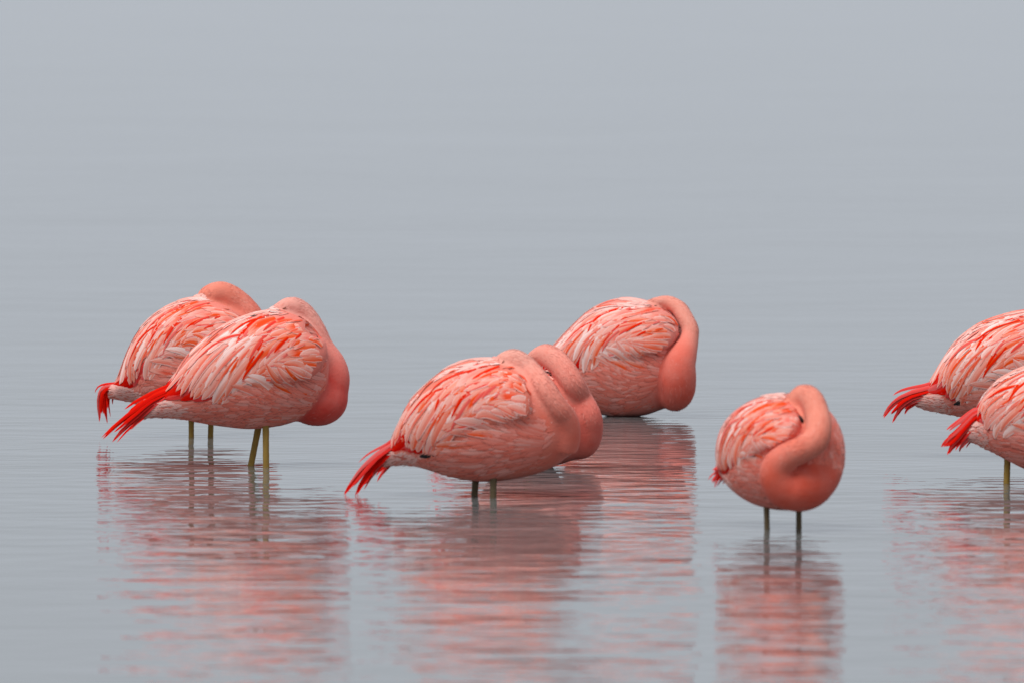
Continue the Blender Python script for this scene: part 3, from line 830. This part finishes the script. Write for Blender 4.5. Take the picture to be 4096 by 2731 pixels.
V1 = (380, 1080, 0.5741); V2 = (1340, 1320, 0.4847); V3 = (2180, 1140, 0.36997); V4 = (2780, 1480, 0.4721); V5 = (3496, 1180, 0.5102)
HEAD, COIL = (0.76, 0.33, 0.26), (0.64, 0.085, 0.06)
BIRDS = [
 dict(seed=2, view=V1, water=(1140, 1366), yaw=4, jit=4, marks=LM_REF, head_c=(0.798, 0.368, 0.306), coil_c=(0.598, 0.036, 0.026), torso_c=(0.739, 0.190, 0.146),
  label='front left flamingo with deep coral neck coil and long red tail on two yellow legs',
  torso=[(340, 905, 1025, .03), (420, 885, 1026, .042), (520, 790, 1026, .060), (640, 600, 1043, .095), (780, 465, 1072, .13), (920, 370, 1092, .145), (1070, 312, 1106, .15),
         (1220, 280, 1095, .15), (1360, 300, 1065, .14), (1480, 375, 1015, .12), (1570, 490, 940, .09), (1630, 610, 850, .05)],
  neck=[(1400, 830, .02, .075), (1500, 890, .02, .080), (1590, 890, .015, .079), (1645, 810, .015, .058), (1672, 730, .015, .045), (1655, 640, .02, .037), (1590, 530, .025, .031), (1530, 410, .03, .0315),
        (1455, 305, .03, .0315), (1370, 262, .02, .032), (1290, 282, .0, .025), (1210, 330, .0, .016), (1130, 380, .0, .010)],
  legs=[(1137, 1100, 1088, 1350, .05, .0098), (1190, 1100, 1192, 1378, -.05, .0098)], bits=[('eye', 'eye', 1318, 268, 0, .007, .003, .0022, .3)]),
 dict(seed=3, view=V1, water=(740, 1162), yaw=8, jit=9, head_c=(0.756, 0.230, 0.157), coil_c=(0.667, 0.089, 0.053), torso_c=(0.739, 0.179, 0.130),
  label='far left flamingo half hidden behind the front left bird, with fluffy pale rump',
  marks=[(180, 770), (230, 540), (400, 310), (720, 170), (930, 290), (1050, 450), (1030, 650), (1000, 850), (700, 1030), (350, 930), (85, 830), (190, 790), (330, 760), (760, 470), (66, 1060)],
  torso=[(95, 800, 890, .035), (170, 745, 905, .055), (230, 570, 915, .08), (310, 420, 935, .11), (420, 305, 980, .135), (560, 225, 1020, .15), (700, 190, 1045, .155),
         (850, 225, 1040, .15), (1000, 300, 1000, .13), (1110, 420, 920, .09), (1180, 560, 800, .05)],
  neck=[(1060, 760, 0, .075), (1120, 780, .0, .07), (1170, 680, .0, .055), (1170, 520, .02, .046), (1110, 380, .02, .045), (1010, 255, .03, .045), (890, 178, .02, .044), (800, 185, .0, .037), (755, 225, .0, .028), (690, 290, 0.02, .015), (600, 340, 0.02, .01)],
  legs=[(671, 1040, 671, 1162, .0, .0088), (808, 1050, 805, 1158, .02, .0090)], swap={'pale': ('pink', .5), 'blush': ('orange', .35)}),
 dict(seed=4, leg_m='dark_leg', slim=0.95, blend=.5, view=V2, water=(1240, 1370), yaw=12, jit=12, head_c=(0.78, 0.37, 0.295), coil_c=(0.718, 0.141, 0.092), torso_c=(0.739, 0.161, 0.104),
  label='salmon flamingo in the centre foreground with neck laid along its near side, tail touching water',
  marks=[(450, 870), (600, 590), (850, 350), (1310, 225), (1470, 360), (1625, 550), (1650, 710), (1740, 1000), (1250, 1250), (700, 1120), (375, 1060), (470, 960), (740, 1030), (1330, 640), (120, 1360)],
  torso=[(385, 1005, 1120, .03), (450, 965, 1115, .042), (530, 770, 1112, .062), (630, 575, 1115, .095), (770, 435, 1150, .13), (930, 305, 1200, .15), (1100, 242, 1238, .16),
         (1300, 228, 1248, .165), (1500, 268, 1222, .16), (1680, 370, 1178, .145), (1830, 520, 1110, .115), (1920, 640, 1030, .08), (1965, 760, 930, .045)],
  neck=[(1850, 930, -.04, .062, -1.0), (1880, 860, -.08, .056, -.8), (1898, 785, -.10, .046, -.45), (1885, 710, -.12, .038, .1), (1830, 630, -.13, .034, .6), (1725, 480, -.115, .0335, .9), (1610, 335, -.08, .034, .8),
        (1490, 252, -.05, .0345, .3), (1400, 260, -.04, .030), (1340, 290, -.03, .021), (1260, 330, -.02, .012), (1200, 370, -.02, .009)],
  legs=[(1160, 1235, 1152, 1352, .05, .0098), (1307, 1240, 1305, 1388, -.06, .0098)], bits=[('eye', 'eye', 1384, 262, 0, .007, .003, .0020, .9)], swap={'pale': ('blush', .5), 'blush': ('pink', .4)}),
 dict(seed=5, slim=0.95, view=V2, water=(1500, 1118), yaw=10, jit=12, head_c=(0.766, 0.285, 0.221), coil_c=(0.659, 0.102, 0.073), torso_c=(0.721, 0.122, 0.088),
  label='flamingo mostly hidden behind the centre foreground bird, only neck and round breast showing',
  marks=[(1040, 760), (1130, 560), (1300, 410), (1500, 350), (1720, 370), (1850, 520), (1880, 700), (1900, 1000), (1500, 1140), (1150, 1050), (1000, 900), (1030, 850), (1200, 950), (1600, 650), (780, 1080)],
  torso=[(990, 760, 930, .04), (1060, 640, 1000, .07), (1150, 510, 1055, .105), (1300, 400, 1105, .135), (1500, 350, 1140, .15), (1700, 340, 1135, .15), (1860, 400, 1105, .135), (1980, 500, 1060, .11), (2070, 620, 985, .075), (2125, 720, 900, .04)],
  neck=[(1900, 850, 0, .085), (2030, 900, -.04, .062), (2088, 790, -.07, .050), (2085, 690, -.085, .042), (2030, 570, -.10, .038, .5), (1960, 440, -.10, .039, .6), (1860, 290, -.07, .039, .4), (1750, 210, -.03, .037), (1660, 230, -.02, .029), (1590, 280, 0, .018), (1520, 330, 0, .01)],
  legs=[(1480, 1120, 1478, 1118, -.03, .0098), (1580, 1120, 1580, 1118, -.08, .0098)]),
 dict(seed=6, slim=1.0, blend=.2, view=V3, water=(900, 1412), yaw=16, jit=12, head_c=(0.766, 0.313, 0.238), coil_c=(0.650, 0.089, 0.056), torso_c=(0.739, 0.213, 0.168),
  label='rearmost flamingo low in the lake, its belly resting on the water surface',
  marks=[(-20, 800), (150, 610), (500, 260), (1080, 180), (1330, 320), (1455, 540), (1380, 690), (1220, 1080), (800, 1420), (200, 1270), (-130, 1000), (-40, 930), (430, 900), (960, 650), (-330, 1180)],
  torso=[(-140, 940, 1060, .03), (-60, 840, 1120, .055), (40, 725, 1185, .08), (150, 610, 1260, .105), (300, 450, 1345, .13), (480, 280, 1375, .145), (700, 172, 1412, .15), (900, 140, 1422, .15),
         (1080, 170, 1405, .145), (1240, 240, 1350, .13), (1360, 350, 1300, .105), (1430, 480, 1170, .075), (1470, 620, 1000, .04)],
  neck=[(1330, 1100, 0, .05), (1395, 1190, -.08, .052), (1436, 1130, -.12, .057), (1440, 1000, -.135, .060), (1455, 860, -.135, .055), (1498, 745, -.12, .046), (1540, 645, -.10, .036), (1566, 550, -.085, .0300), (1567, 480, -.075, .0285),
        (1528, 385, -.06, .0275), (1450, 260, -.035, .0265), (1330, 190, -.02, .0225), (1210, 190, -.02, .018), (1130, 205, -.02, .0135), (1040, 240, -.01, .009)],
  legs=[(880, 1405, 880, 1412, .05, .0098), (960, 1405, 960, 1412, .0, .0098)],
  bits=[('eye', 'eye', 1185, 226, -.0355, .0085, .003, .0026, .15)]),
 dict(seed=7, leg_m='dark_leg', slim=0.94, view=V4, water=(745, 1340), yaw=50, jit=12, head_c=(0.745, 0.248, 0.170), coil_c=(0.650, 0.079, 0.041), torso_c=(0.739, 0.190, 0.146),
  label='round flamingo facing the viewer, neck coiled across its breast, on two thin dark legs',
  marks=[(195, 790), (232, 510), (400, 275), (760, 195), (830, 320), (905, 490), (820, 610), (640, 830), (700, 1180), (330, 1000), (215, 880), (205, 850), (320, 850), (560, 600), (140, 960)],
  torso=[(270, 740, 890, .03), (335, 520, 955, .07), (445, 335, 1060, .11), (570, 240, 1140, .13), (710, 195, 1180, .14), (850, 215, 1185, .14), (965, 300, 1160, .122), (1055, 430, 1095, .093), (1120, 590, 990, .055)],
  neck=[(1010, 890, -.07, .075), (945, 950, -.11, .078), (860, 990, -.155, .072), (755, 985, -.175, .060), (690, 900, -.19, .051), (705, 800, -.20, .045), (790, 725, -.21, .0405), (905, 670, -.215, .039), (1010, 600, -.205, .039), (1048, 490, -.18, .0375), (1035, 370, -.145, .036), (985, 250, -.11, .0355),
        (920, 218, -.085, .034), (860, 260, -.08, .029), (845, 340, -.09, .021), (870, 400, -.12, .013)],
  legs=[(606, 1165, 612, 1408, -.01, .0080), (880, 1165, 880, 1396, .02, .0080)],
  bits=[('dark_gap', 'dark_gap', 897, 408, -.135, .014, .008, .007, -1.0)], swap={'red': ('orange', .5)}, far_max=850, tail_spread=.3),  # the dark lump stands in for the shaded hole between wing and neck
 dict(seed=8, view=V5, water=(1300, 1270), yaw=5, jit=12, head_c=HEAD, coil_c=COIL, torso_c=(0.739, 0.190, 0.146),
  label='rear flamingo of two at the right edge, pale rump and split red tail',
  marks=[(490, 600), (600, 395), (850, 215), (1250, 105), (1520, 210), (1680, 400), (1640, 580), (1560, 880), (1150, 1020), (600, 945), (285, 800), (475, 720), (655, 840), (1250, 500), (110, 970)],
  torso=[(290, 755, 845, .03), (380, 735, 890, .042), (460, 650, 905, .058), (540, 500, 925, .095), (640, 360, 945, .12), (780, 248, 970, .14), (950, 172, 1000, .15), (1150, 125, 1020, .155), (1350, 118, 1020, .155), (1530, 165, 990, .14), (1680, 270, 930, .11), (1780, 390, 840, .075), (1830, 500, 750, .04)],
  neck=[(1560, 700, 0, .085), (1680, 760, 0, .085), (1770, 760, -.01, .074), (1840, 690, -.01, .056), (1865, 590, 0, .042), (1850, 490, .01, .033), (1800, 380, .02, .0315), (1720, 260, .03, .0315), (1630, 160, .03, .0315), (1530, 110, .02, .031), (1450, 125, 0, .025), (1370, 170, 0, .016), (1290, 215, 0, .01)],
  legs=[(1290, 1010, 1280, 1270, -.03, .0095), (1390, 1010, 1390, 1275, -.08, .0095)]),
 dict(seed=9, view=V5, water=(1130, 1475), yaw=7, jit=12, head_c=HEAD, coil_c=COIL, torso_c=(0.739, 0.179, 0.130),
  label='front flamingo of two at the right edge, frayed red tail and one yellow leg',
  marks=[(800, 850), (905, 710), (1080, 590), (1480, 475), (1780, 560), (1950, 740), (1920, 900), (1850, 1250), (1400, 1410), (920, 1225), (690, 1090), (810, 920), (930, 1085), (1600, 870), (560, 1215)],
  torso=[(700, 1050, 1125, .03), (770, 990, 1150, .042), (850, 810, 1190, .062), (950, 680, 1240, .10), (1080, 600, 1310, .13), (1220, 545, 1375, .15), (1380, 500, 1405, .16), (1550, 475, 1410, .16), (1750, 490, 1390, .155), (1930, 565, 1340, .14), (2070, 690, 1250, .105), (2160, 820, 1120, .06)],
  neck=[(1960, 1080, 0, .085), (2060, 1130, 0, .085), (2150, 1130, -.01, .076), (2220, 1050, -.01, .056), (2245, 950, 0, .042), (2230, 850, .01, .033), (2180, 740, .02, .0315), (2100, 620, .03, .0315), (2010, 520, .03, .0315), (1910, 470, .02, .031), (1830, 490, 0, .025), (1750, 530, 0, .016), (1670, 575, 0, .01)],
  legs=[(1047, 1245, 1040, 1475, .0, .0098), (1230, 1370, 1235, 1482, -.06, .0098)]),
]
for B in BIRDS:
    flamingo(B)
